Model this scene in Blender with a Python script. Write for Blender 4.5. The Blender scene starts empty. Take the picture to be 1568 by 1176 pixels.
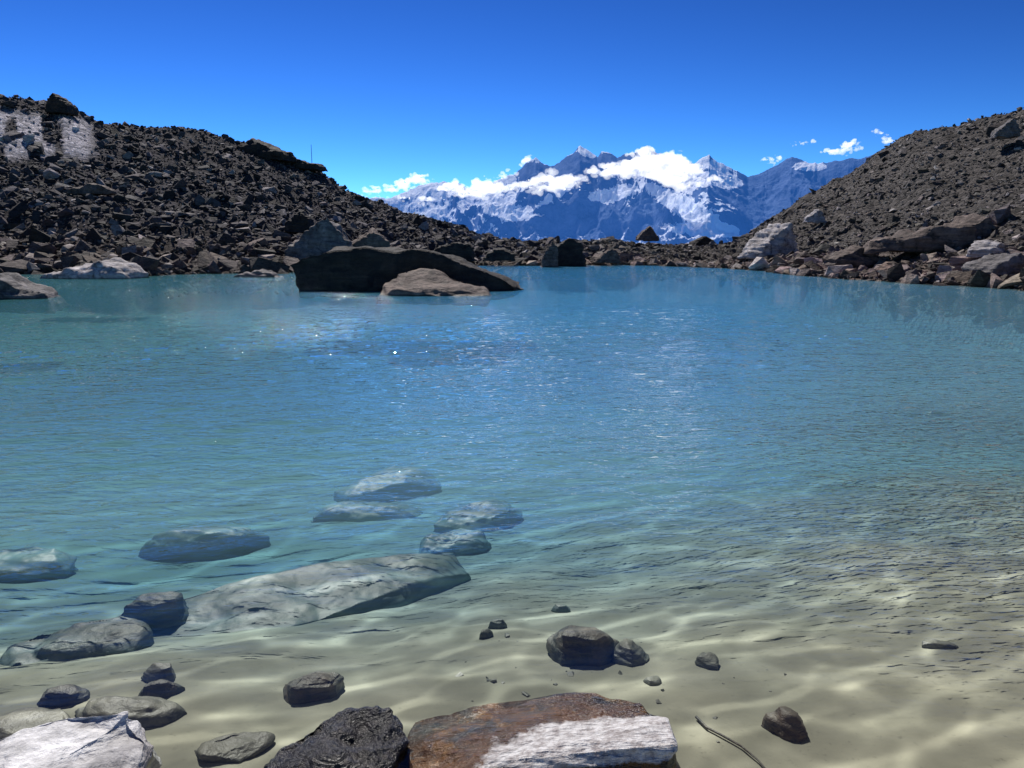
import bpy, bmesh, math, random
import numpy as np
from mathutils import Vector, Matrix
rng=np.random.default_rng(7); random.seed(7)
sc=bpy.context.scene
sc.view_settings.view_transform='Standard'; sc.view_settings.look='None'; sc.view_settings.exposure=0
H=1.6; F=1184.0; PITCH=math.atan(208/F)
cp,sp=math.cos(PITCH),math.sin(PITCH)
# ---------- survey helpers (bearing/elevation from the viewpoint -> world) ----------
def ray(px,py):
    u=px-784.0; v=588.0-py
    return np.array([u, F*cp+v*sp, -F*sp+v*cp])
def azel(px,py):
    d=ray(px,py); return math.atan2(d[0],d[1]), d[2]/math.hypot(d[0],d[1])
def water_pt(px,py,z=0.0):
    d=ray(px,py); t=(z-H)/d[2]; return Vector((d[0]*t,d[1]*t,z))
def at(px,py,dist):
    d=ray(px,py); t=dist/math.hypot(d[0],d[1]); return Vector((d[0]*t,d[1]*t,H+d[2]*t))
def proj(x,y,z):
    zz=z-H; f=y*cp-zz*sp; up=y*sp+zz*cp
    return 784+F*x/f, 588-F*up/f
# ---------- noise ----------
def _h(i,j,k,seed):
    n=(i.astype(np.int64)*374761393+j.astype(np.int64)*668265263+k.astype(np.int64)*2147483647+seed*1274126177)&0xffffffff
    n=((n^(n>>13))*1274126177)&0xffffffff
    n=((n^(n>>16))*2246822519)&0xffffffff
    n=n^(n>>15)
    return (n&0xffffff)/float(0xffffff)*2-1
def vn(x,y,z=None,seed=0):
    x=np.asarray(x,float); y=np.asarray(y,float); x,y=np.broadcast_arrays(x,y)
    i=np.floor(x);j=np.floor(y); fx=x-i;fy=y-j
    s=lambda t:t*t*t*(t*(t*6-15)+10)
    u,v=s(fx),s(fy); r=0
    if z is None:
        k=np.zeros_like(i)
        for a in (0,1):
            for b in (0,1):
                r=r+_h(i+a,j+b,k,seed)*(u if a else 1-u)*(v if b else 1-v)
        return r
    z=np.asarray(z,float); k=np.floor(z); w=s(z-k)
    for a in (0,1):
        for b in (0,1):
            for c in (0,1):
                r=r+_h(i+a,j+b,k+c,seed)*(u if a else 1-u)*(v if b else 1-v)*(w if c else 1-w)
    return r
def fbm(x,y,z=None,o=5,seed=0,g=0.5,l=2.03):
    a=1;t=0;r=0
    for q in range(o):
        r=r+a*vn(x,y,z,seed+q); t+=a; a*=g; x=x*l+3.1; y=y*l+1.7
        if z is not None: z=z*l+5.3
    return r/t
def ridged(x,y,o=6,seed=0,g=0.5,l=2.07):
    a=1;t=0;r=0
    for q in range(o):
        n=1-np.abs(vn(x,y,None,seed+q))*1.6
        r=r+a*n; t+=a; a*=g; x,y=(x*0.8-y*0.6)*l+3.1,(x*0.6+y*0.8)*l+1.7
    return r/t
def sm(a,b,x):
    t=np.clip((x-a)/(b-a),0,1); return t*t*(3-2*t)
# ---------- mesh util ----------
def mk(name,V,Fc,mat,smooth=False,col=None,attrs=None):
    me=bpy.data.meshes.new(name); V=np.asarray(V,dtype=np.float32); Fc=np.asarray(Fc,dtype=np.int32)
    me.vertices.add(len(V)); me.vertices.foreach_set('co',V.ravel())
    n,k=Fc.shape; me.loops.add(n*k); me.loops.foreach_set('vertex_index',Fc.ravel())
    me.polygons.add(n); me.polygons.foreach_set('loop_start',np.arange(n,dtype=np.int32)*k)
    me.polygons.foreach_set('loop_total',np.full(n,k,dtype=np.int32))
    me.polygons.foreach_set('use_smooth',np.full(n,smooth,dtype=bool))
    me.update(calc_edges=True)
    def ca(nm,cc):
        a=me.attributes.new(nm,'FLOAT_COLOR','POINT'); c=np.ones((len(V),4),dtype=np.float32); c[:,:3]=cc; a.data.foreach_set('color',c.ravel())
    if col is not None: ca('col',col)
    for k2,v2 in (attrs or {}).items():
        if np.ndim(v2)==2: ca(k2,v2); continue
        a=me.attributes.new(k2,'FLOAT','POINT'); a.data.foreach_set('value',np.asarray(v2,dtype=np.float32).ravel())
    me.materials.append(mat); ob=bpy.data.objects.new(name,me); sc.collection.objects.link(ob); return ob
def grid_faces(nr,nc):
    i=np.arange(nr-1)[:,None]*nc+np.arange(nc-1)[None,:]; i=i.ravel()
    return np.stack([i,i+1,i+nc+1,i+nc],1)
# ---------- node util ----------
class NT:
    def __init__(s,name):
        s.m=bpy.data.materials.new(name); s.m.use_nodes=True; s.t=s.m.node_tree; s.t.nodes.clear()
        s.out=s.n('ShaderNodeOutputMaterial')
    def n(s,t,**k):
        x=s.t.nodes.new(t)
        for a,b in k.items(): setattr(x,a,b)
        return x
    def l(s,a,b): s.t.links.new(a,b)
    def set(s,sock,v):
        if hasattr(v,'links') or isinstance(v,bpy.types.NodeSocket): s.l(v,sock)
        else: sock.default_value=v
    def attr(s,n,o='Fac'):
        a=s.n('ShaderNodeAttribute'); a.attribute_name=n; return a.outputs[o]
    def math(s,op,a,b=0.0,c=None,clamp=False):
        x=s.n('ShaderNodeMath',operation=op,use_clamp=clamp); s.set(x.inputs[0],a); s.set(x.inputs[1],b)
        if c is not None: s.set(x.inputs[2],c)
        return x.outputs[0]
    def mix(s,f,a,b,bt='MIX'):
        x=s.n('ShaderNodeMix',data_type='RGBA',blend_type=bt); s.set(x.inputs[0],f)
        for i,v in ((6,a),(7,b)):
            s.set(x.inputs[i],(*v,1) if isinstance(v,tuple) and len(v)==3 else v)
        return x.outputs[2]
    def mixs(s,f,a,b):
        x=s.n('ShaderNodeMixShader'); s.set(x.inputs[0],f); s.l(a,x.inputs[1]); s.l(b,x.inputs[2]); return x.outputs[0]
    def noise(s,vec,scale,det=5,rough=.6,dist=0):
        x=s.n('ShaderNodeTexNoise'); s.set(x.inputs['Scale'],scale); x.inputs['Detail'].default_value=min(det,5); x.inputs['Roughness'].default_value=rough; x.inputs['Distortion'].default_value=dist
        if vec is not None: s.l(vec,x.inputs['Vector'])
        return x.outputs['Fac']
    def mr(s,v,a,b,c=0.,d=1.,it='LINEAR'):
        x=s.n('ShaderNodeMapRange',interpolation_type=it); s.set(x.inputs[0],v)
        for i,q in enumerate((a,b,c,d)): x.inputs[i+1].default_value=q
        return x.outputs[0]
    def mapping(s,vec,scale,rot=(0,0,0)):
        x=s.n('ShaderNodeMapping'); x.inputs['Scale'].default_value=scale; x.inputs['Rotation'].default_value=rot; s.l(vec,x.inputs[0]); return x.outputs[0]
    def bump(s,h,st,dist,nrm=None):
        x=s.n('ShaderNodeBump'); s.set(x.inputs['Strength'],st); x.inputs['Distance'].default_value=dist; s.l(h,x.inputs['Height'])
        if nrm is not None: s.l(nrm,x.inputs['Normal'])
        return x.outputs[0]
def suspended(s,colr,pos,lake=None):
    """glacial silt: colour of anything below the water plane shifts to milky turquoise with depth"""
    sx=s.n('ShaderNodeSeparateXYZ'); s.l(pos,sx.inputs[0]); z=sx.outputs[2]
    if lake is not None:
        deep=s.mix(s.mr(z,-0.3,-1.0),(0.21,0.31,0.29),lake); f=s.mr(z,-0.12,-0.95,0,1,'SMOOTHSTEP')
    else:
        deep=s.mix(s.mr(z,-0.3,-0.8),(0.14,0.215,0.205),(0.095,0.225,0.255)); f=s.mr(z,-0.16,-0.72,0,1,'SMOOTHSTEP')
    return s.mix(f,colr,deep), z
# ---------- materials ----------
def rock_mat(name,base=None,strata=0.5,bumpd=0.05,scale=1.0,rough=0.8,wet=False,variants=None,silt=0):
    s=NT(name); g=s.n('ShaderNodeNewGeometry'); pos=g.outputs['Position']
    tc=s.n('ShaderNodeTexCoord'); ob=tc.outputs['Object']
    if base is None: c=s.attr('col','Color')
    else:
        c=s.mix(s.mr(s.noise(ob,1.6*scale,5,.65,.4),.38,.62),base,variants[0])
        c=s.mix(s.mr(s.noise(ob,3.3*scale,4,.7,.8),.5,.68),c,variants[1])
    n1=s.noise(pos,2.2*scale,5,.7); c=s.mix(1.0,c,s.mix(s.mr(n1,.3,.7),(0.5,0.5,0.5),(1.45,1.45,1.45)),'MULTIPLY')
    m=s.mapping(pos,(1.2*scale,1.2*scale,9*scale),(0.35,0.2,0.4)); n2=s.noise(m,1.5,4,.7,.5)
    c=s.mix(strata,c,s.mix(s.mr(n2,.35,.65),(.45,.43,.42),(1.5,1.5,1.5)),'MULTIPLY')
    if silt:
        nz=s.n('ShaderNodeSeparateXYZ'); s.l(g.outputs['Normal'],nz.inputs[0])
        f=s.mr(s.math('ADD',nz.outputs[2],s.math('MULTIPLY',s.math('SUBTRACT',n1,.5),1.1)),.62,.98,0,silt)
        c=s.mix(f,c,(.235,.22,.17))
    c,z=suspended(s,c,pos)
    wetf=s.mr(z,0.02,0.07,1,0)
    c2=s.mix(s.math('MULTIPLY',wetf,s.mr(z,-.02,-.0,0,1)),c,s.mix(1.0,c,(.45,.42,.4),'MULTIPLY'))
    b=s.n('ShaderNodeBsdfPrincipled'); s.l(c2,b.inputs['Base Color'])
    s.l(s.mr(z,0.02,0.07,.25 if wet else .5,rough),b.inputs['Roughness'])
    b.inputs['Specular IOR Level'].default_value=.35
    hh=s.math('ADD',s.noise(pos,5*scale,5,.75),s.math('MULTIPLY',n2,.9))
    s.l(s.bump(hh,s.mr(z,-.6,-.25,.1,.8),bumpd),b.inputs['Normal']); s.l(b.outputs[0],s.out.inputs[0]); return s.m
def scree_material():
    s=NT('scree_stone'); g=s.n('ShaderNodeNewGeometry'); pos=g.outputs['Position']
    n=s.noise(s.mapping(pos,(1,1,2.5),(.3,.2,.4)),2.4,4,.72,.3)
    c=s.mix(1.0,s.attr('col','Color'),s.mix(s.mr(n,.33,.67),(0.5,0.49,0.48),(1.5,1.5,1.5)),'MULTIPLY')
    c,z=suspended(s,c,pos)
    c=s.mix(s.math('MULTIPLY',s.mr(z,.05,.2,1,0),s.mr(z,-.02,0,0,1)),c,s.mix(1.0,c,(.5,.47,.45),'MULTIPLY'))
    b=s.n('ShaderNodeBsdfPrincipled'); s.l(c,b.inputs['Base Color']); b.inputs['Roughness'].default_value=.8; b.inputs['Specular IOR Level'].default_value=.3
    s.l(s.bump(n,.9,.25),b.inputs['Normal']); s.l(b.outputs[0],s.out.inputs[0]); return s.m
scree_mat=scree_material()
dark_mat=rock_mat('dark_schist',(0.026,0.023,0.023),.5,.15,.5,variants=((.052,.040,.034),(.016,.016,.018)))
brown_mat=rock_mat('brown_schist',(0.115,0.085,0.075),.6,.12,.6,variants=((.19,.145,.125),(.055,.046,.043)))
grey_mat=rock_mat('grey_gneiss',(0.13,0.12,0.125),.6,.12,.6,variants=((.22,.20,.20),(.07,.066,.07)))
pale_mat=rock_mat('pale_gneiss',(0.36,0.335,0.345),.6,.1,.6,variants=((.50,.465,.475),(.13,.11,.11)))
sub_mat=rock_mat('submerged_stone',(0.115,0.108,0.09),.35,.012,2.0,variants=((.17,.158,.13),(.065,.06,.055)),silt=.55)
subdark_mat=rock_mat('submerged_dark_stone',(0.05,0.046,0.043),.5,.015,3.0,variants=((.10,.07,.048),(.028,.028,.031)),silt=.28)
subbrown_mat=rock_mat('submerged_brown_stone',(0.075,0.06,0.047),.5,.012,3.0,variants=((.13,.085,.055),(.045,.042,.042)),silt=.35)
wetdark_mat=rock_mat('wet_dark_stone',(0.028,0.028,0.03),.6,.03,3.5,rough=.35,wet=True,variants=((.07,.06,.055),(.012,.012,.015)))
white_mat=rock_mat('white_quartzite',(0.62,0.61,0.61),.3,.02,3.,rough=.7,variants=((.74,.73,.73),(.38,.37,.38)))

def slab_mat():
    s=NT('rusty_wet_slab'); g=s.n('ShaderNodeNewGeometry'); pos=g.outputs['Position']; tc=s.n('ShaderNodeTexCoord'); ob=tc.outputs['Object']
    c=s.mix(s.mr(s.noise(ob,4,8,.7,.6),.42,.6),(.13,.060,.018),(.035,.030,.02))
    c=s.mix(s.mr(s.noise(ob,8,7,.75,.5),.53,.68),c,(.24,.115,.022))
    c=s.mix(s.mr(s.noise(ob,40,5,.7),.55,.7),c,(.04,.03,.02))
    sx=s.n('ShaderNodeSeparateXYZ'); s.l(pos,sx.inputs[0]); z=sx.outputs[2]
    n=s.noise(ob,7,7,.75,.3); zz=s.math('ADD',z,s.math('MULTIPLY',s.math('SUBTRACT',n,.5),.06))
    dry=s.mr(zz,.034,.042)
    wh=s.mix(s.mr(s.noise(ob,26,6,.75),.42,.62),(.70,.68,.67),(.36,.32,.31))
    c=s.mix(dry,c,wh)
    b=s.n('ShaderNodeBsdfPrincipled'); s.l(c,b.inputs['Base Color']); s.l(s.mr(dry,0,1,.22,.8),b.inputs['Roughness'])
    s.l(s.bump(s.math('ADD',s.noise(ob,14,8,.7),s.noise(s.mapping(ob,(2,12,12)),3,5,.6)),.9,.03),b.inputs['Normal']); s.l(b.outputs[0],s.out.inputs[0]); return s.m
slabm=slab_mat()

def terrain_mat():
    s=NT('moraine_gravel'); g=s.n('ShaderNodeNewGeometry'); pos=g.outputs['Position']
    v=s.n('ShaderNodeTexVoronoi'); v.inputs['Scale'].default_value=2.6; s.l(pos,v.inputs['Vector'])
    hs=s.n('ShaderNodeSeparateColor'); s.l(v.outputs['Color'],hs.inputs[0])
    c=s.mix(1.0,s.attr('col','Color'),s.mix(hs.outputs[0],(.45,.45,.45),(1.5,1.45,1.4)),'MULTIPLY')
    n=s.noise(pos,6,5,.75)
    c=s.mix(1.0,c,s.mix(s.mr(n,.3,.7),(.5,.5,.5),(1.5,1.5,1.5)),'MULTIPLY')
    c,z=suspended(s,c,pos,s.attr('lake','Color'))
    b=s.n('ShaderNodeBsdfPrincipled'); s.l(c,b.inputs['Base Color']); b.inputs['Roughness'].default_value=.9; b.inputs['Specular IOR Level'].default_value=.1
    s.l(s.bump(s.math('ADD',s.math('MULTIPLY',v.outputs['Distance'],-.8),n),s.mr(z,-.6,.0),.25),b.inputs['Normal']); s.l(b.outputs[0],s.out.inputs[0]); return s.m
def bed_mat():
    s=NT('lake_silt'); g=s.n('ShaderNodeNewGeometry'); pos=g.outputs['Position']
    c=s.mix(s.mr(s.noise(pos,1.7,5,.6,.3),.35,.65),(.235,.22,.168),(.335,.312,.24))
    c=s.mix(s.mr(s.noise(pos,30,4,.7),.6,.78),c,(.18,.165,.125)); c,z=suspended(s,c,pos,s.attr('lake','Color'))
    b=s.n('ShaderNodeBsdfDiffuse'); s.l(c,b.inputs[0])
    s.l(s.bump(s.noise(pos,6,4,.55),s.mr(z,-.9,-.1,0,.3),.03),b.inputs['Normal']); s.l(b.outputs[0],s.out.inputs[0]); return s.m

# ---------- terrain ----------
ridge=[(-1500,230),(-900,190),(-400,120),(-100,128),(0,138),(40,145),(75,152),(95,150),(140,178),(200,188),(260,192),(320,197),(370,215),(400,220),(440,238),(495,260),(525,285),(600,313),(680,338),(740,357),(800,366),(880,366),(940,362),(1020,370),(1110,373),(1140,355),(1200,317),(1260,278),(1300,257),(1340,230),(1400,200),(1500,180),(1568,166),(1800,130),(2200,110),(3000,160)]
RA=np.array([azel(*p) for p in ridge])
Rd=[(-1500,60),(-400,95),(0,108),(300,112),(500,112),(600,108),(740,100),(900,92),(1110,92),(1200,98),(1340,100),(1568,92),(2200,70),(3000,60)]
RdA=np.array([azel(p[0],380)[0] for p in Rd]); RdV=np.array([p[1] for p in Rd],float)
Sh=[(-2000,18),(-1200,26),(-400,45),(0,60),(80,58),(200,50),(300,53),(430,52),(560,64),(700,72),(820,72),(950,76),(1100,68),(1200,54),(1300,45),(1400,40),(1568,36),(2000,25),(3000,14)]
ShA=np.array([azel(p[0],400)[0] for p in Sh]); ShV=np.array([p[1] for p in Sh],float)
DY=np.array([-5,0.6,1.2,2.0,3.0,4.0,5.5,7.5,11,20,200]); DD=np.array([-.5,-.1,.12,.2,.27,.40,.66,1.0,1.5,2.1,2.2])
def terrain(x,y):
    az=np.arctan2(x,y); r=np.hypot(x,y)
    S=np.interp(az,ShA,ShV)+1.6*vn(x/6,y/6,None,31)+.8*vn(x/1.9,y/1.9,None,32)
    R=np.interp(az,RdA,RdV); E=np.interp(az,RA[:,0],RA[:,1]); Hr=H+E*R-.35
    yy=y+.5*vn(x/2.5,y/2.5,None,5)-.36*np.clip(x,-3,4)*sm(2.5,6,r)*.9
    D=np.interp(yy,DY,DD)
    bed=-np.minimum(D,np.maximum((S-r)*.6,-5)) + .05*fbm(x*1.2,y*1.2,None,4,8)*np.clip(D*2,0,1)
    t=np.clip((r-S)/(R-S),0,1.0)
    f=.22*t+.78*t**1.55
    hill=Hr*f+ .02
    amp=sm(0,.15,t)
    nz=fbm(x/9,y/9,None,3,11)*1.3*amp*(1-.75*sm(.8,1,t))+fbm(x/1.6,y/1.6,None,3,15)*.35*(.3+.7*amp)
    back=np.clip(r-R,0,None)
    hill=hill+nz-back*.42
    hill=np.maximum(hill,-60+6*vn(x/40,y/40,None,3))
    return np.where(r<S,bed,np.where(r>R,hill,np.maximum(hill,-.05+(r-S)*.02))),S,R,t,az,r
def bed_z(x,y): return float(terrain(np.array([x]),np.array([y]))[0][0])
def bed_pt(px,py):
    z=-.3
    for _ in range(14):
        p=water_pt(px,py,z); z=.5*z+.5*min(bed_z(p.x,p.y),-.02)
    return water_pt(px,py,z)
def lakecol(X,Y):
    """silt-laden water colour with reflections painted in: sky blue mid-lake, hill green at left; greyer to the right"""
    Rg=np.hypot(X,Y); q=(X/np.maximum(Rg,.1)+.12*fbm(X/9,Y/9,None,3,501))[...,None]
    mid=np.array([.050,.235,.42]); lf=np.array([.055,.19,.20]); rt=np.array([.115,.265,.34])  # blue middle and darker left hold sky and hill reflections put into colour
    c=mid*np.ones(X.shape+(1,)); wl=sm(-.05,-.40,q); wr=sm(.2,.55,q); c=c*(1-wl)+lf*wl; c=c*(1-wr)+rt*wr
    nr=(sm(22,8,Rg)*.85)[...,None]; nc=np.array([.150,.31,.345])*(1-wl*.5)+np.array([.12,.27,.285])*wl*.5; c=c*(1-nr)+nc*nr
    return c*(1+.10*fbm(X/5,Y/5,None,3,521))[...,None]
def hillcol(x,y,z,t,az):
    left=sm(.12,-.1,az)[...,None]
    cl=np.array([.064,.060,.071]); cl2=np.array([.108,.090,.083]); cr=np.array([.112,.104,.101]); cr2=np.array([.185,.152,.139])
    lo=sm(.35,.08,t)[...,None]
    c=left*(cl*(1-lo)+cl2*lo)+(1-left)*(cr*(1-lo)+cr2*lo)
    px,py=proj(x,y,z)
    ice=(sm(160,120,px)*sm(160,176,py-.12*px)*sm(250,232,py)*(az<0)*(t<.98)*sm(-.6,-.2,vn(px/18,py/40,None,77)))[...,None]
    return c*(1-ice)+np.array([.50,.49,.56])*ice, ice[...,0]
def terr_part(name,r0,r1,n,naz,mat):
    AZ=np.radians(np.linspace(-84,84,naz)); RR=np.exp(np.linspace(math.log(r0),math.log(r1),n))
    A,Rg=np.meshgrid(AZ,RR); X=Rg*np.sin(A); Y=Rg*np.cos(A)
    Z,S_,R_,T_,az_,r_=terrain(X,Y); C,_=hillcol(X,Y,Z,T_,az_)
    return mk(name,np.stack([X,Y,Z],-1).reshape(-1,3),grid_faces(*X.shape),mat,True,C.reshape(-1,3),{'lake':lakecol(X,Y).reshape(-1,3)})
terr_part('lake_bed',.25,13,330,700,bed_mat())
terr_part('moraine_terrain',12.9,600,440,1150,terrain_mat())

# ---------- rock hull templates ----------
def hull(pts):
    bm=bmesh.new()
    for p in pts: bm.verts.new(p)
    r=bmesh.ops.convex_hull(bm,input=bm.verts)
    dead=list({e for e in r['geom_interior']+r['geom_unused'] if isinstance(e,bmesh.types.BMVert)})
    if dead: bmesh.ops.delete(bm,geom=dead,context='VERTS')
    bmesh.ops.triangulate(bm,faces=bm.faces); bmesh.ops.recalc_face_normals(bm,faces=bm.faces)
    return bm
def template(n):
    th=random.uniform(.25,.7); w=random.uniform(.5,.95)
    P=[]
    while len(P)<n:
        p=np.array([random.uniform(-1,1) for _ in range(3)])
        q=np.linalg.norm(p*np.array([.85,.85,.75]))
        if .8<q<1.15: P.append((p[0],p[1]*w,p[2]*th))
    bm=hull(P); bm.verts.index_update()
    V=np.array([v.co[:] for v in bm.verts]); Fc=np.array([[v.index for v in f.verts] for f in bm.faces]); bm.free(); return V,Fc
TP=[template(random.randint(9,15)) for _ in range(40)]
def scatter(name,x,y,z,s,c,mat,tilt=.45):
    n=len(x); k=rng.integers(0,len(TP),n); VV=[];FF=[];CC=[];off=0
    a=rng.uniform(0,2*np.pi,n); tx=rng.normal(0,tilt,n); ty=rng.normal(0,tilt,n)
    ca,sa=np.cos(a),np.sin(a); cx,sx=np.cos(tx),np.sin(tx); cy,sy=np.cos(ty),np.sin(ty)
    for q in range(len(TP)):
        I=np.where(k==q)[0]
        if len(I)==0: continue
        V,Fq=TP[q]; P=np.repeat(V[None],len(I),0)*s[I][:,None,None]
        px,py,pz=P[...,0],P[...,1],P[...,2]
        px,py=px*ca[I][:,None]-py*sa[I][:,None],px*sa[I][:,None]+py*ca[I][:,None]
        py,pz=py*cx[I][:,None]-pz*sx[I][:,None],py*sx[I][:,None]+pz*cx[I][:,None]
        px,pz=px*cy[I][:,None]+pz*sy[I][:,None],-px*sy[I][:,None]+pz*cy[I][:,None]
        P=np.stack([px+x[I][:,None],py+y[I][:,None],pz+z[I][:,None]],-1)
        VV.append(P.reshape(-1,3)); m=len(V)
        FF.append((Fq[None]+(np.arange(len(I))*m)[:,None,None]+off).reshape(-1,3)); off+=m*len(I)
        CC.append(np.repeat(c[I],m,0))
    return mk(name,np.concatenate(VV),np.concatenate(FF),mat,False,np.concatenate(CC))
N=82000
az=rng.uniform(math.radians(-52),math.radians(52),N); S=np.interp(az,ShA,ShV); R=np.interp(az,RdA,RdV)
tt=rng.uniform(0,1,N)**1.05; r=S-2+tt*(R+5-S+2); x=r*np.sin(az); y=r*np.cos(az)
z,S2,R2,t,_,_=terrain(x,y)
left=az<0.15
s=np.where(left,.11,.105)*rng.uniform(.012,1,N)**(-.5)
s=np.where(left,s,np.where(t>.2,np.minimum(s*.6,.38),np.minimum(s*1.1,.85)))
s=np.clip(s,.08,1.1)*np.where((t<.12)&left,1.3,1.0)
big=(rng.uniform(0,1,N)<.0020); s=np.where(big&(t>.05),rng.uniform(.5,1.0,N),s); s=np.where(t>.93,np.minimum(s,.6),s)
C,ice=hillcol(x,y,z,t,az)
j=(.35+1.5*rng.uniform(0,1,N)**1.6)[:,None]; tint=np.stack([rng.uniform(.95,1.18,N),np.ones(N),rng.uniform(.85,1.08,N)],1)
C=C*j*tint; pale=rng.uniform(0,1,N)<.12; C[pale]=C[pale]*1.2+np.array([.18,.165,.16])
keep=(z>-1.2)&((ice<.25)|(rng.uniform(0,1,N)<.10)); 
scatter('scree_rocks',x[keep],y[keep],z[keep]+s[keep]*.12,s[keep],C[keep],scree_mat)

# ---------- individual rocks ----------
def rock(name,pts,loc,mat,rot=0,cuts=5,amp=.04,nsc=1.2,seed=0,smooth=True,lam=.35):
    bm=hull(pts)
    bmesh.ops.dissolve_limit(bm,angle_limit=.02,verts=bm.verts,edges=bm.edges)
    bmesh.ops.triangulate(bm,faces=bm.faces)
    L=max(e.calc_length() for e in bm.edges)
    for it in range(cuts):
        es=[e for e in bm.edges if e.calc_length()>L/(2**(it+1))*1.2]
        if es: bmesh.ops.subdivide_edges(bm,edges=es,cuts=1)
        bmesh.ops.triangulate(bm,faces=bm.faces)
        if it<3: bmesh.ops.smooth_vert(bm,verts=bm.verts,factor=lam,use_axis_x=True,use_axis_y=True,use_axis_z=True)
    bm.normal_update()
    V=np.array([v.co[:] for v in bm.verts]); Nn=np.array([v.normal[:] for v in bm.verts])
    k=nsc; n=fbm(V[:,0]*k+seed*7.3,V[:,1]*k,V[:,2]*k*2.2,5,seed,.55)
    st=fbm(V[:,0]*k*.5+seed,V[:,1]*k*.5,V[:,2]*k*7+V[:,0]*k*1.0,3,seed+40)
    rd=1-np.abs(vn(V[:,0]*k*1.5,V[:,1]*k*1.5+seed,V[:,2]*k*1.5,seed+9))*2
    V=V+Nn*(amp*(n*1.6+st*.9-rd*.35))[:,None]
    for v,c in zip(bm.verts,V): v.co=c
    for f in bm.faces: f.smooth=smooth
    me=bpy.data.meshes.new(name); bm.to_mesh(me); bm.free(); me.materials.append(mat)
    ob=bpy.data.objects.new(name,me); sc.collection.objects.link(ob); ob.location=loc; ob.rotation_euler=(0,0,rot); return ob
def prism(outline,d0,d1,taper=0.0,lift=0):
    P=[]
    for (a,b) in outline: P.append((a,d0+(b*taper),b)); P.append((a*.96,d1-(b*taper),b*.97+lift))
    return P
def outl(pix,D,x0=784):
    k=D/F; return [((a-x0)*k, H+(380-b)*k) for a,b in pix]
o=outl([(450,402),(470,392),(520,384),(600,382),(650,382),(690,393),(735,410),(800,434)],30,784)
pts=prism(o,-1.2,2.0,.1)+[((a-784)*30/F,dy,-.35) for a in (462,560,700,790) for dy in (-1.3,2.2)]+[(-8.3,-.6,.35),(.55,-.2,.02)]
rock('lake_boulder',pts,(0,30.5,0),dark_mat,cuts=6,amp=.19,nsc=.6,seed=3,lam=.05)
o=outl([(580,433),(612,413),(655,415),(712,431),(748,449)],27)
pts=[(a,(1.6 if b>.3 else .9),b) for a,b in o]+[(a+.25,-.5,b*.35) for a,b in o]+[(a,dy,-.3) for a in (-4.7,-.8) for dy in (-.9,1.8)]
rock('brown_lake_rock',pts,(0,26.9,0),brown_mat,cuts=6,amp=.12,nsc=.8,seed=5,lam=.05)
pts=[(-2.0,.5,.35),(-.6,.4,.45),(.4,.6,.3),(1.3,.5,.1),(-1.8,-.6,.05),(1.2,-.6,.0),(-2,.6,-.3),(1.4,.6,-.3),(0,-.7,-.3)]
rock('flat_lake_rock',pts,water_pt(540,443),dark_mat,cuts=5,amp=.06,seed=6)
def slabrock(name,px,py,w,h,d,mat,seed,rot=0,skew=.3,top=.6,z=None,dist=None,amp=None,cuts=5,nsc=None,lam=.04):
    rr=random.Random(seed); P=[]
    for sx in (-1,-.4,.3,1):
        for sy in (-1,1):
            P.append((sx*w/2*rr.uniform(.85,1.05),sy*d/2*rr.uniform(.7,1),-h*.4))
            k=top+(1-top)*(1-abs(sx-skew)); P.append((sx*w/2*rr.uniform(.7,.95),sy*d/2*rr.uniform(.5,.9),h*max(.15,k*rr.uniform(.75,1.05)-(abs(sx-skew))*.35)))
    loc=water_pt(px,py) if dist is None else at(px,py,dist)
    if z is not None: loc.z=z
    return rock(name,P,loc,mat,rot,cuts,amp if amp else .075*w**.6,nsc if nsc else 2.0/w**.6,seed,lam=lam)
slabrock('shore_slab',145,426,5.6,1.15,2.6,pale_mat,11,rot=-.1,skew=.2,top=.5)
slabrock('shore_slab',20,456,3.4,1.2,2.4,grey_mat,12,rot=.25,skew=-1,top=.2,)
slabrock('shore_slab',70,408,4.4,.7,2.4,grey_mat,38,rot=.1,skew=.3,top=.4)
slabrock('shore_boulder',228,410,5.4,1.8,3,dark_mat,13,skew=-.7,top=.35)
slabrock('shore_boulder',375,412,4.6,1.3,2.5,grey_mat,14,skew=.3,top=.5)
slabrock('shore_boulder',395,424,2.6,.45,1.8,grey_mat,15,skew=.3,top=.5)
slabrock('shore_boulder',300,407,2.2,.8,1.8,pale_mat,16)
slabrock('shore_boulder',490,392,5.2,3.0,3.5,grey_mat,17,skew=.4,top=.5,dist=58,rot=.2)
slabrock('shore_boulder',560,385,4,2.0,3.5,brown_mat,18,skew=.4,top=.5,dist=60,rot=.2)
slabrock('shore_boulder',458,345,2.4,1.6,2.5,dark_mat,19,dist=72)
slabrock('shore_boulder',690,390,5,1.5,3,dark_mat,21,skew=.5,dist=72)
slabrock('dark_standing_boulder',862,395,4.2,2.0,3,dark_mat,22,skew=.5,top=.6,dist=71)
slabrock('brown_standing_boulder',842,400,1.5,1.9,1.5,brown_mat,23,skew=.5,top=.7,dist=67)
slabrock('ridge_boulder',990,362,2.4,1.1,2,brown_mat,24,skew=.3,top=.5,dist=90)
slabrock('ridge_boulder',1075,372,2.6,.8,2,dark_mat,25,skew=.3,top=.5,dist=88)
slabrock('shore_boulder',765,392,3.0,1.0,2,dark_mat,39,skew=.1,top=.5,dist=70)
slabrock('shore_boulder',930,396,2.6,.9,2,brown_mat,40,skew=.3,top=.5,dist=73)
slabrock('pale_boulder',1180,378,4.6,2.2,3,pale_mat,26,skew=.4,top=.45,dist=66,rot=.5)
slabrock('shore_boulder',1412,372,6.5,1.4,3,brown_mat,27,skew=.6,top=.4,dist=52,rot=-.3)
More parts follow.
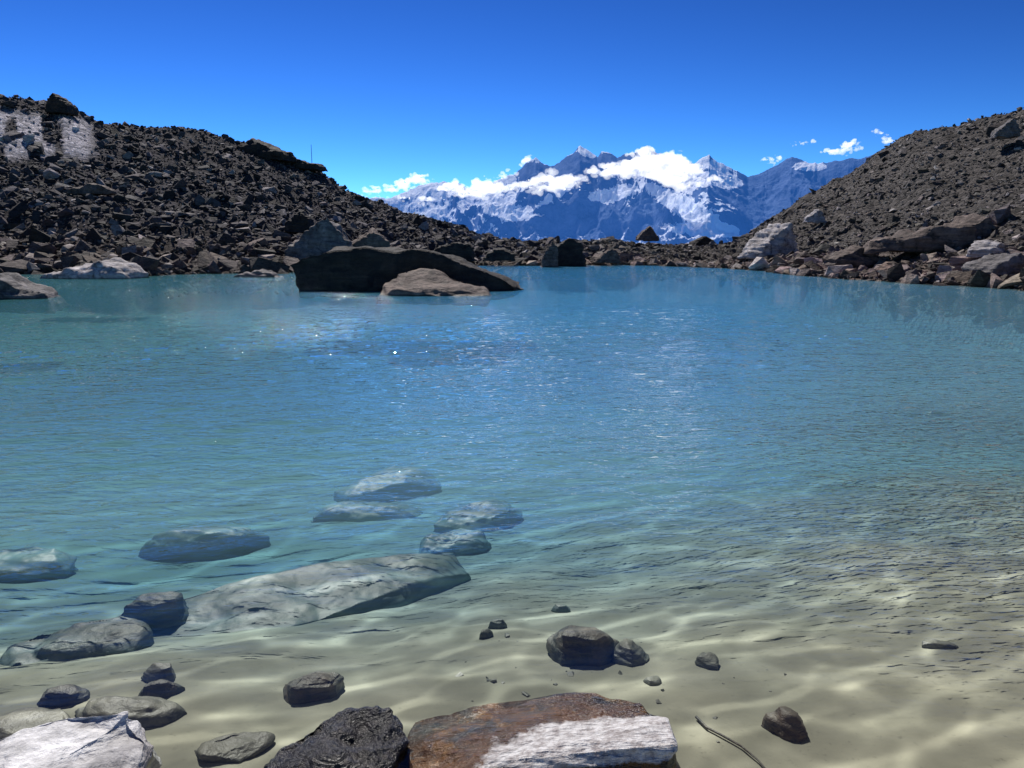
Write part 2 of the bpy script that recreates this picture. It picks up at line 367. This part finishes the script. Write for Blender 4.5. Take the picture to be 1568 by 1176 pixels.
slabrock('shore_boulder',1480,362,4.2,1.5,3,brown_mat,28,skew=.2,top=.5,dist=54,rot=.3)
slabrock('shore_boulder',1300,398,3.2,.8,2,brown_mat,29,skew=.2,top=.5,dist=51,rot=.3)
slabrock('shore_boulder',1530,410,2.6,.8,2,grey_mat,30,skew=.2,top=.5,dist=41,rot=.3)
slabrock('shore_boulder',1510,385,2.0,.7,1.6,pale_mat,31,skew=.2,top=.5,dist=46,rot=.6)
slabrock('ridge_outcrop',405,238,8,2.2,4,dark_mat,32,skew=-.4,top=.4,dist=109,rot=-.25)
slabrock('ridge_outcrop',465,256,6,1.2,4,dark_mat,33,skew=-.5,top=.4,dist=110,rot=-.25)
slabrock('ridge_outcrop',95,165,2.6,1.8,3,dark_mat,34,skew=-.3,top=.1,dist=106)
slabrock('flat_scree_slab',140,293,3.4,.7,2.6,brown_mat,35,dist=78)
slabrock('pale_boulder',1247,335,1.9,.9,1.5,pale_mat,36,dist=78)
slabrock('pale_boulder',1540,203,2.2,1.1,1.5,grey_mat,37,dist=80)

# ---- foreground stones ----
def near(name,px,py,w,d,h,mat,seed,sink=.15,rot=0,**k):
    loc=bed_pt(px,py); rr=random.Random(seed); P=[]
    for a in range(9):
        th=a/9*2*math.pi+rr.uniform(-.3,.3); q=rr.uniform(.7,1.2)
        P.append((w/2*math.cos(th)*q,d/2*math.sin(th)*q,-h*sink-h*.25))
        P.append((w/2*math.cos(th)*q*.97,d/2*math.sin(th)*q*.97,h*rr.uniform(.05,.4)))
        q2=rr.uniform(.35,.85); P.append((w/2*math.cos(th)*q2,d/2*math.sin(th)*q2,h*rr.uniform(.5,1.0)))
    k.setdefault('amp',.045*min(w,1.)); k.setdefault('nsc',1.8/max(w,.2)); k.setdefault('cuts',5); k.setdefault('lam',.12)
    return rock(name,P,loc,mat,rot,seed=seed,**k)
P=[(-.46,.02,.0),(-.42,.17,-.02),(-.1,.24,.0),(.25,.26,.005),(.40,.16,.03),(.45,-.02,.07),(.44,-.18,.085),(.15,-.14,.085),(-.1,-.2,.06),(-.22,-.23,.03),(-.40,-.15,.0),
   (-.5,0,-.2),(-.4,-.28,-.2),(.3,-.30,-.2),(.5,-.1,-.2),(.45,.25,-.2),(-.3,.3,-.2)]
rock('rusty_slab_rock',P,water_pt(818,1128)+Vector((0,0,0)),slabm,0.06,7,.017,3.5,41,lam=.08)
P=[(-.24,-.1,-.02),(-.15,.03,.03),(-.02,.11,.06),(.12,.1,.06),(.2,.0,.03),(.16,-.15,.02),(-.05,-.2,.04),(-.3,-.2,-.03),(-.35,-.2,-.2),(.25,-.2,-.2),(.25,.15,-.2),(-.15,.15,-.2)]
rock('dark_wet_rock',P,water_pt(532,1140),wetdark_mat,0,7,.028,6,42,lam=.03)
P=[(-.4,-.1,.05),(-.3,.02,.08),(-.1,.13,.10),(.1,.13,.11),(.2,.03,.06),(.22,-.1,.03),(-.1,-.3,.08),(.25,-.2,-.15),(-.45,-.3,-.15),(-.35,.15,-.15),(.2,.15,-.15)]
rock('white_rock',P,water_pt(125,1168),white_mat,0,7,.022,4,43,lam=.06)
near('submerged_rock',885,1005,.46,.36,.17,subdark_mat,44,rot=.2)
near('submerged_rock',962,1008,.20,.2,.09,sub_mat,45,rot=.6)
near('submerged_rock',481,1065,.38,.22,.11,subbrown_mat,46,rot=.55)
P=[(-1.0,-.42,.0),(-.85,-.05,.1),(-.3,.18,.15),(.4,.36,.13),(.95,.44,.06),(1.05,.3,.0),(.7,.02,.06),(.2,-.25,.05),(-.3,-.5,.0),(-.8,-.65,-.06),
   (-1.1,-.5,-.3),(-.8,.1,-.3),(.9,.5,-.3),(1.1,.3,-.3),(.3,-.4,-.3),(-.7,-.8,-.3)]
P=[(a*1.22,b*1.3,c) for a,b,c in P]
p=bed_pt(440,935); p.z+=.05
rock('submerged_slab',P,p,sub_mat,.20,7,.032,1.5,47,lam=.15)
for i,(a,b,w_,d_,h_,m_,r_) in enumerate([
 (735,800,1.0,.8,.24,subdark_mat,.05),(690,842,.7,.5,.16,subdark_mat,.2),(600,755,1.3,1.0,.28,subdark_mat,.1),
 (320,845,1.2,.8,.26,subdark_mat,.5),(560,790,1.3,.5,.14,subdark_mat,0),(245,1040,.16,.14,.08,sub_mat,0),(245,1062,.2,.12,.07,subdark_mat,.4),
 (98,1075,.22,.16,.08,subdark_mat,0),(1085,1018,.15,.12,.06,sub_mat,0),(1200,1118,.19,.17,.09,subbrown_mat,0),
 (110,1000,.9,.5,.15,subdark_mat,.35),(1440,636,.7,.35,.08,subbrown_mat,0),(30,1130,.5,.3,.10,sub_mat,.1),
 (350,1150,.3,.2,.06,sub_mat,.5),(185,1100,.5,.22,.08,sub_mat,.1),(20,880,1.0,.6,.2,subdark_mat,0),(235,962,.5,.3,.22,subdark_mat,.3),
 (760,960,.12,.1,.05,sub_mat,.2),(745,975,.1,.07,.04,subbrown_mat,.2),(860,935,.12,.08,.04,sub_mat,0),
 (1000,1045,.1,.07,.03,sub_mat,.4),(1440,990,.2,.08,.03,sub_mat,-.2)]):
    near('submerged_rock',a,b,w_,d_,h_,m_,70+i,rot=r_,cuts=4 if w_<.3 else 5)
cu=bpy.data.curves.new('sunken_stick','CURVE'); cu.dimensions='3D'; cu.bevel_depth=.006; sp_=cu.splines.new('POLY')
L=[(1066,1102),(1082,1118),(1105,1130),(1135,1147),(1160,1168),(1175,1185)]; sp_.points.add(len(L)-1)
for q,(a,b) in enumerate(L):
    v=bed_pt(a,b); v.z+=.012; sp_.points[q].co=(*v,1); sp_.points[q].radius=1-.1*q
stick=bpy.data.objects.new('sunken_stick',cu); cu.materials.append(subdark_mat); sc.collection.objects.link(stick)
n=420; x=rng.uniform(-2.5,2.2,n); y=1.2+rng.uniform(0,1,n)**1.3*2.6
cl=vn(x*1.3,y*1.3,None,91)>.1; x,y=x[cl],y[cl]; n=len(x); z=terrain(x,y)[0]
s=np.clip(.0055*rng.uniform(.03,1,n)**-.6,.005,.022); c=np.array([.17,.155,.12])*rng.uniform(.6,1.3,n)[:,None]
peb=scatter('bed_pebbles',x,y,z+s*.1,s,c,rock_mat('pebble_stone',strata=.3,bumpd=.004,scale=5),.25)

# ---------- pole ----------
b=at(478,258,111); bm=bmesh.new()
bmesh.ops.create_cone(bm,cap_ends=True,segments=8,radius1=.05,radius2=.03,depth=3.4,matrix=Matrix.Translation((0,0,1.4)))
bmesh.ops.create_cone(bm,cap_ends=True,segments=8,radius1=.3,radius2=.12,depth=.4,matrix=Matrix.Translation((0,0,-.1)))
me=bpy.data.meshes.new('survey_pole'); bm.to_mesh(me); bm.free(); me.materials.append(dark_mat); po=bpy.data.objects.new('survey_pole',me); po.location=b; sc.collection.objects.link(po)

# ---------- lake water ----------
def waves(X,Y):
    wx=X*.95+Y*.31; wy=Y*.95-X*.31
    qx=X*.97-Y*.24; qy=Y*.97+X*.24
    w=.25*vn(X/1.3,Y/1.3,None,301); g=.6+.4*vn(X/3.5,Y/5,None,311)+.35*sm(1,-3,X)
    r=np.hypot(X,Y); g=g*(.42+.75*sm(2.8,6,r))
    return g*(.0110*vn(wx/.42+w,wy/.19+w,None,1)+.0065*vn(qx/.27,qy/.13+w,None,2)+.0016*vn(wx/.12,wy/.07,None,6)*sm(2,5,r))+.008*vn(X/1.1,Y/.6,None,4)
def low(X,Y):
    w=.35*vn(X/1.0,Y/1.0,None,301); a=X*.93+Y*.37; b=Y*.93-X*.37
    return .0060*vn(a/.36+w,b/.19-w,None,401)+.0030*vn(a/.21,b/.14+w,None,402)+.010*vn(X/.8,Y/.5,None,4)
# caustic light to paint into the water tint: photons through a wave field, binned
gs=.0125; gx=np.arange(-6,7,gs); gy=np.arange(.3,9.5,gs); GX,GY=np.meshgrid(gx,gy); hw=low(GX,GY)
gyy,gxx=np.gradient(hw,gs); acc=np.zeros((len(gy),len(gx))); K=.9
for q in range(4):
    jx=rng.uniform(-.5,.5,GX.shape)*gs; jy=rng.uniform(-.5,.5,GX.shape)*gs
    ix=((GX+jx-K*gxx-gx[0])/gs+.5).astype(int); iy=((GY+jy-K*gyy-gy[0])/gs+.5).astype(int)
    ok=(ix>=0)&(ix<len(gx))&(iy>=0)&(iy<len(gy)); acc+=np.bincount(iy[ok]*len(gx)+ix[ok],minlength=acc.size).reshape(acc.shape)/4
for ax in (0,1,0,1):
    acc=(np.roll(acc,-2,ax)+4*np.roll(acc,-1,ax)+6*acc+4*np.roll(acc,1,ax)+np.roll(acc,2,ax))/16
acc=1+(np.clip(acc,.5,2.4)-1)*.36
def caustic_tint(X,Y):
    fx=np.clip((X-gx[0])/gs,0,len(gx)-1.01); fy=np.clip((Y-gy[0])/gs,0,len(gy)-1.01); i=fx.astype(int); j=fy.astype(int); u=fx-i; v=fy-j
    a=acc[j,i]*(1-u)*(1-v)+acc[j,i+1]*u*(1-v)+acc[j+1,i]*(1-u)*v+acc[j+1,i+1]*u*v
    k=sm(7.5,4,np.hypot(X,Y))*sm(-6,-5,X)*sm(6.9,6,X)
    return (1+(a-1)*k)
def water_mat():
    s=NT('glacial_water')
    g=s.n('ShaderNodeNewGeometry'); P=g.outputs['Position']
    far,milk,foc,mid=s.attr('far'),s.attr('milk'),s.attr('caustic_tint'),s.attr('mid')
    body=s.attr('col','Color')
    h1=s.noise(s.mapping(P,(1,2.2,1),(0,0,.30)),3.0,2,.5,.6)
    h2=s.noise(s.mapping(P,(1,1.9,1),(0,0,-.35)),8,2,.5,.4)
    h=s.math('ADD',s.math('MULTIPLY',h1,s.math('MULTIPLY',far,.15)),s.math('MULTIPLY',h2,s.math('MULTIPLY',mid,.036)))
    nrm=s.bump(h,1.0,1.0)
    tr=s.n('ShaderNodeBsdfTransparent'); comb=s.n('ShaderNodeCombineColor')
    s.l(s.math('MULTIPLY',foc,.96),comb.inputs[0]); s.l(s.math('MULTIPLY',foc,.985),comb.inputs[1]); s.l(s.math('MULTIPLY',foc,.975),comb.inputs[2]); s.l(comb.outputs[0],tr.inputs[0])  # caustic light pattern painted into the transparent tint
    df=s.n('ShaderNodeBsdfDiffuse'); s.l(body,df.inputs[0])
    gl=s.n('ShaderNodeBsdfGlossy'); gl.inputs['Color'].default_value=(1,1,1,1); s.l(s.mr(far,0,1,.0,.03),gl.inputs['Roughness']); s.l(nrm,gl.inputs['Normal'])
    fr=s.n('ShaderNodeFresnel'); fr.inputs['IOR'].default_value=1.333; s.l(nrm,fr.inputs['Normal'])
    s.l(s.mixs(fr.outputs[0],s.mixs(milk,tr.outputs[0],df.outputs[0]),gl.outputs[0]),s.out.inputs[0]); return s.m
wm=water_mat()
def water_part(name,WR,naz):
    WA=np.radians(np.linspace(-75,75,naz)); A,Rg=np.meshgrid(WA,WR); X=Rg*np.sin(A); Y=Rg*np.cos(A)
    Zw=waves(X,Y)*sm(26,14,Rg)*sm(1.0,2.5,Rg)
    D=-terrain(X,Y)[0]
    milk=.30*sm(.32,.9,D)
    c=lakecol(X,Y); sh=sm(1.0,.4,D)[...,None]; c=c*(1-sh)+np.array([.20,.31,.30])*sh
    c=c*(2-milk)[...,None]
    return mk(name,np.stack([X,Y,Zw],-1).reshape(-1,3),grid_faces(*X.shape),wm,True,c.reshape(-1,3),{'far':sm(6,20,Rg).ravel(),'mid':(sm(1.6,6.5,Rg)*(.65+.5*vn(X/4,Y/7,None,551))).ravel(),'milk':milk.ravel(),'caustic_tint':caustic_tint(X,Y).ravel()})
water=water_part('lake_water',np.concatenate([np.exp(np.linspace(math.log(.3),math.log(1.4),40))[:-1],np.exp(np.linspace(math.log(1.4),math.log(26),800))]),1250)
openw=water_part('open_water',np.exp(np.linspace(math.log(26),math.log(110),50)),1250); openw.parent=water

# ---------- distant mountains ----------
mr_=[(-600,250),(200,290),(480,300),(560,302),(600,300),(625,290),(645,280),(672,277),(700,276),(722,288),(745,280),(770,268),(790,262),(808,246),(820,238),(832,248),(845,252),(862,243),(876,232),(888,219),(897,224),(908,233),(915,238),(921,228),(932,231),(945,237),(958,233),(975,229),(984,224),(992,220),(1003,228),(1020,236),(1034,233),(1050,242),(1062,248),(1075,240),(1087,236),(1098,246),(1115,254),(1132,262),(1146,269),(1165,262),(1182,254),(1200,243),(1213,238),(1222,240),(1235,246),(1252,249),(1275,245),(1300,240),(1330,236),(1400,230),(1600,220),(2000,240)]
MA=np.array([azel(*p) for p in mr_])
ma=np.radians(np.linspace(-32,42,300)); vis=np.radians(np.linspace(-13,27,1050)); ma=np.unique(np.concatenate([ma[ma<vis[0]],vis,ma[ma>vis[-1]]]))
mrr=np.concatenate([np.linspace(450,4300,60)[:-1],np.linspace(4300,7400,330),np.linspace(7450,9000,30)])
A,Rg=np.meshgrid(ma,mrr); X=Rg*np.sin(A); Y=Rg*np.cos(A)
RID=7000+250*vn(A*9,A*0,None,23)
E=np.interp(A,MA[:,0],MA[:,1]); ZR=E*RID
t=np.clip((Rg-4600)/(RID-4600),0,1)
env=-150+(ZR+150)*(.15*sm(0,.1,t)+.85*t**1.05)
wxx=X+260*fbm(X/700,Y/700,None,3,201); wyy=Y+260*fbm(X/700,Y/700,None,3,211)
ca_,sa_=math.cos(.5),math.sin(.5)
rg=ridged((wxx*ca_+wyy*sa_)/760,(wyy*ca_-wxx*sa_)/1000,6,51,.45)
rg2=ridged(wxx/210,wyy/230,5,61)
cut=np.clip(1-rg,0,1.2)
Zm=env-430*cut*np.sin(np.pi*np.clip(t,0,1)**.8)-70*(1-rg2)*(sm(0,.25,t))*(1-.8*sm(.85,1,t))+18*fbm(X/60,Y/60,None,4,71)*sm(0,.2,t)*(1-.6*sm(.9,1,t))
Zm=Zm+(ridged(A*90,A*0+3,3,88)-.6)*14*sm(.7,1,t)
back=np.clip(Rg-RID,0,None); Zm=Zm-back*.75
Zm=np.where(Rg<4600,-60-90*sm(450,2500,Rg)+15*vn(X/200,Y/200),Zm)
dZr=np.gradient(Zm,axis=0)/np.gradient(Rg,axis=0); dZa=np.gradient(Zm,axis=1)/(np.gradient(A,axis=1)*Rg)
slope=np.hypot(dZr,dZa)
px,py=proj(X,Y,Zm)
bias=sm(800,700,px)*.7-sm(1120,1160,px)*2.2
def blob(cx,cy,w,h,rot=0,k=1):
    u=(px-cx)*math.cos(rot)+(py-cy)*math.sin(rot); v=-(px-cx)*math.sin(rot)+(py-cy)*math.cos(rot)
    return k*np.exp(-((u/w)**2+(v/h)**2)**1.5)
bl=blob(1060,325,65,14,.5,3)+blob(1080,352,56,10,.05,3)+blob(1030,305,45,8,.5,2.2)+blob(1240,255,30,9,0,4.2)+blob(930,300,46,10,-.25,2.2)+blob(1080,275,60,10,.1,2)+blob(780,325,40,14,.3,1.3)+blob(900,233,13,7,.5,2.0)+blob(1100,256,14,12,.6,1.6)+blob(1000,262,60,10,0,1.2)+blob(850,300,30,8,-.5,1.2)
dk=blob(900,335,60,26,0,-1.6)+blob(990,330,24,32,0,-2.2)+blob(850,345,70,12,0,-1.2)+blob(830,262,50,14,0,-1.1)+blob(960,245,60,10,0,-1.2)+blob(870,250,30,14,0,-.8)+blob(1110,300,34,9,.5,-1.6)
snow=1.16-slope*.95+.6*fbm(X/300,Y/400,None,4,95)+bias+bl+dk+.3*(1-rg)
s=NT('alpine_rock_and_snow'); g=s.n('ShaderNodeNewGeometry'); pos=g.outputs['Position']
nn=s.noise(pos,.012,5,.75); f=s.mr(s.math('ADD',s.attr('snow'),s.math('MULTIPLY',s.math('SUBTRACT',nn,.5),1.6)),.32,.40)
rk=s.mix(s.mr(s.noise(pos,.008,5,.7),.35,.65),(.04,.085,.19),(.10,.155,.29))  # distance haze painted into the rock colour as blue
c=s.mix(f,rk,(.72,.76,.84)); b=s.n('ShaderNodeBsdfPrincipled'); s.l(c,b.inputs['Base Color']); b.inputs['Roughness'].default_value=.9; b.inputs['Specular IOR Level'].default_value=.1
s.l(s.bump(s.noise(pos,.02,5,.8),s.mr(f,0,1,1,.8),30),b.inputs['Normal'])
b.inputs['Emission Color'].default_value=(.05,.26,.95,1); b.inputs['Emission Strength'].default_value=.27   # blue surface glow added to stand in for airlight over distance
s.l(b.outputs[0],s.out.inputs[0])
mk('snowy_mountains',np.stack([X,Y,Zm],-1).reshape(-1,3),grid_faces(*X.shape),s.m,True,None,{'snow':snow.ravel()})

# ---------- clouds ----------
s=NT('cloud_vapour'); vs=s.n('ShaderNodeVolumeScatter'); vs.inputs['Color'].default_value=(1,1,1,1); vs.inputs['Density'].default_value=.014; vs.inputs['Anisotropy'].default_value=.3
em=s.n('ShaderNodeEmission'); em.inputs['Color'].default_value=(.96,.98,1,1); em.inputs['Strength'].default_value=.0112  # glow added to stand in for light scattered many times inside the cloud
ad=s.n('ShaderNodeAddShader'); s.l(vs.outputs[0],ad.inputs[0]); s.l(em.outputs[0],ad.inputs[1]); s.l(ad.outputs[0],s.out.inputs['Volume']); cmat=s.m
def cloud(segs,D,seed):
    rr=random.Random(seed); bm=bmesh.new(); k=D/F
    for (x0,y0,x1,y1,th,n) in segs:
        for i in range(n):
            u=rr.random(); q=1-abs(2*u-1)**2
            px=x0+(x1-x0)*u+rr.gauss(0,3); py=y0+(y1-y0)*u+rr.gauss(0,.28)*th*(.3+.7*q)
            p=at(px,py,D+rr.uniform(-60,60)); rad=th*k*rr.uniform(.07,.26)*(.45+.55*q)
            bmesh.ops.create_icosphere(bm,subdivisions=2,radius=rad,matrix=Matrix.Translation(p)@Matrix.Diagonal((1.9,1,.7,1)))
    me=bpy.data.meshes.new('cloud'); bm.to_mesh(me); bm.free(); ob=bpy.data.objects.new('cloud',me); sc.collection.objects.link(ob)
    md=ob.modifiers.new('r','REMESH'); md.mode='VOXEL'; md.voxel_size=7 if D<8000 else 9
    dg=bpy.context.evaluated_depsgraph_get(); me2=bpy.data.meshes.new_from_object(ob.evaluated_get(dg)); ob.modifiers.clear(); ob.data=me2
    V=np.empty(len(me2.vertices)*3,dtype=np.float32); me2.vertices.foreach_get('co',V); V=V.reshape(-1,3)
    N_=np.array([v.normal[:] for v in me2.vertices]); d=fbm(V[:,0]/50,V[:,1]/50,V[:,2]/36,4,seed,.65)*36
    V=V+N_*d[:,None]; me2.vertices.foreach_set('co',V.astype(np.float32).ravel()); me2.update(); me2.materials.clear(); me2.materials.append(cmat)
cloud([(898,264,1000,256,24,100),(950,252,1072,262,36,140),(1000,267,1068,287,24,50),(985,238,1045,242,16,40),(1050,280,1125,274,12,40)],5900,1)
cloud([(795,284,898,276,27,110),(835,292,892,286,15,36),(850,272,900,268,11,24)],5500,2)
cloud([(672,290,792,290,25,120),(720,286,760,282,20,36),(745,272,795,266,12,30)],5600,3)
cloud([(592,286,668,281,18,70),(625,276,650,271,16,30)],7600,4)
cloud([(553,296,582,292,16,30),(585,303,680,306,11,44)],6400,5)
cloud([(1165,246,1200,242,13,26)],8200,6)
cloud([(1208,222,1222,220,7,14),(1225,219,1246,216,10,22)],8200,7)
cloud([(1262,232,1316,226,15,48),(1285,222,1312,218,13,26)],8200,8)
cloud([(1338,200,1362,208,10,22),(1345,212,1375,216,10,20)],8200,9)
cloud([(794,254,816,238,12,24)],7300,10)

# ---------- light ----------
AZS=math.radians(-20); EL=math.radians(50)
d=Vector((math.sin(AZS)*math.cos(EL),math.cos(AZS)*math.cos(EL),math.sin(EL)))
l=bpy.data.lights.new('sun','SUN'); l.energy=4.6; l.angle=math.radians(.53); l.color=(1,.96,.9); lo=bpy.data.objects.new('sun',l); lo.rotation_euler=d.to_track_quat('Z','Y').to_euler(); sc.collection.objects.link(lo)
w=bpy.data.worlds.new('World'); sc.world=w; w.use_nodes=True; nt=w.node_tree; nt.nodes.clear()
sk=nt.nodes.new('ShaderNodeTexSky'); sk.sky_type='NISHITA'; sk.sun_disc=False; sk.sun_elevation=EL; sk.sun_rotation=AZS; sk.altitude=3000; sk.air_density=1.0; sk.dust_density=.1; sk.ozone_density=3.0
def vm(op,a,b):
    x=nt.nodes.new('ShaderNodeVectorMath'); x.operation=op; nt.links.new(a,x.inputs[0]); x.inputs[1].default_value=b; return x.outputs[0]
c1=vm('MULTIPLY',sk.outputs[0],(.11,.11,.11)); gm=nt.nodes.new('ShaderNodeGamma'); gm.inputs[1].default_value=2.15; nt.links.new(c1,gm.inputs[0])
c2=vm('MULTIPLY',gm.outputs[0],(7.6,11.8,13.2))
bg=nt.nodes.new('ShaderNodeBackground'); bg.inputs['Strength'].default_value=.11; nt.links.new(c2,bg.inputs['Color'])
wo=nt.nodes.new('ShaderNodeOutputWorld'); nt.links.new(bg.outputs[0],wo.inputs[0])
# ---------- camera ----------
cam=bpy.data.cameras.new('camera'); cam.sensor_width=36; cam.lens=36*F/1568; cam.clip_start=.05; cam.clip_end=20000
co=bpy.data.objects.new('camera',cam); co.location=(0,0,H); co.rotation_euler=(math.pi/2-PITCH,0,0); sc.collection.objects.link(co); sc.camera=co
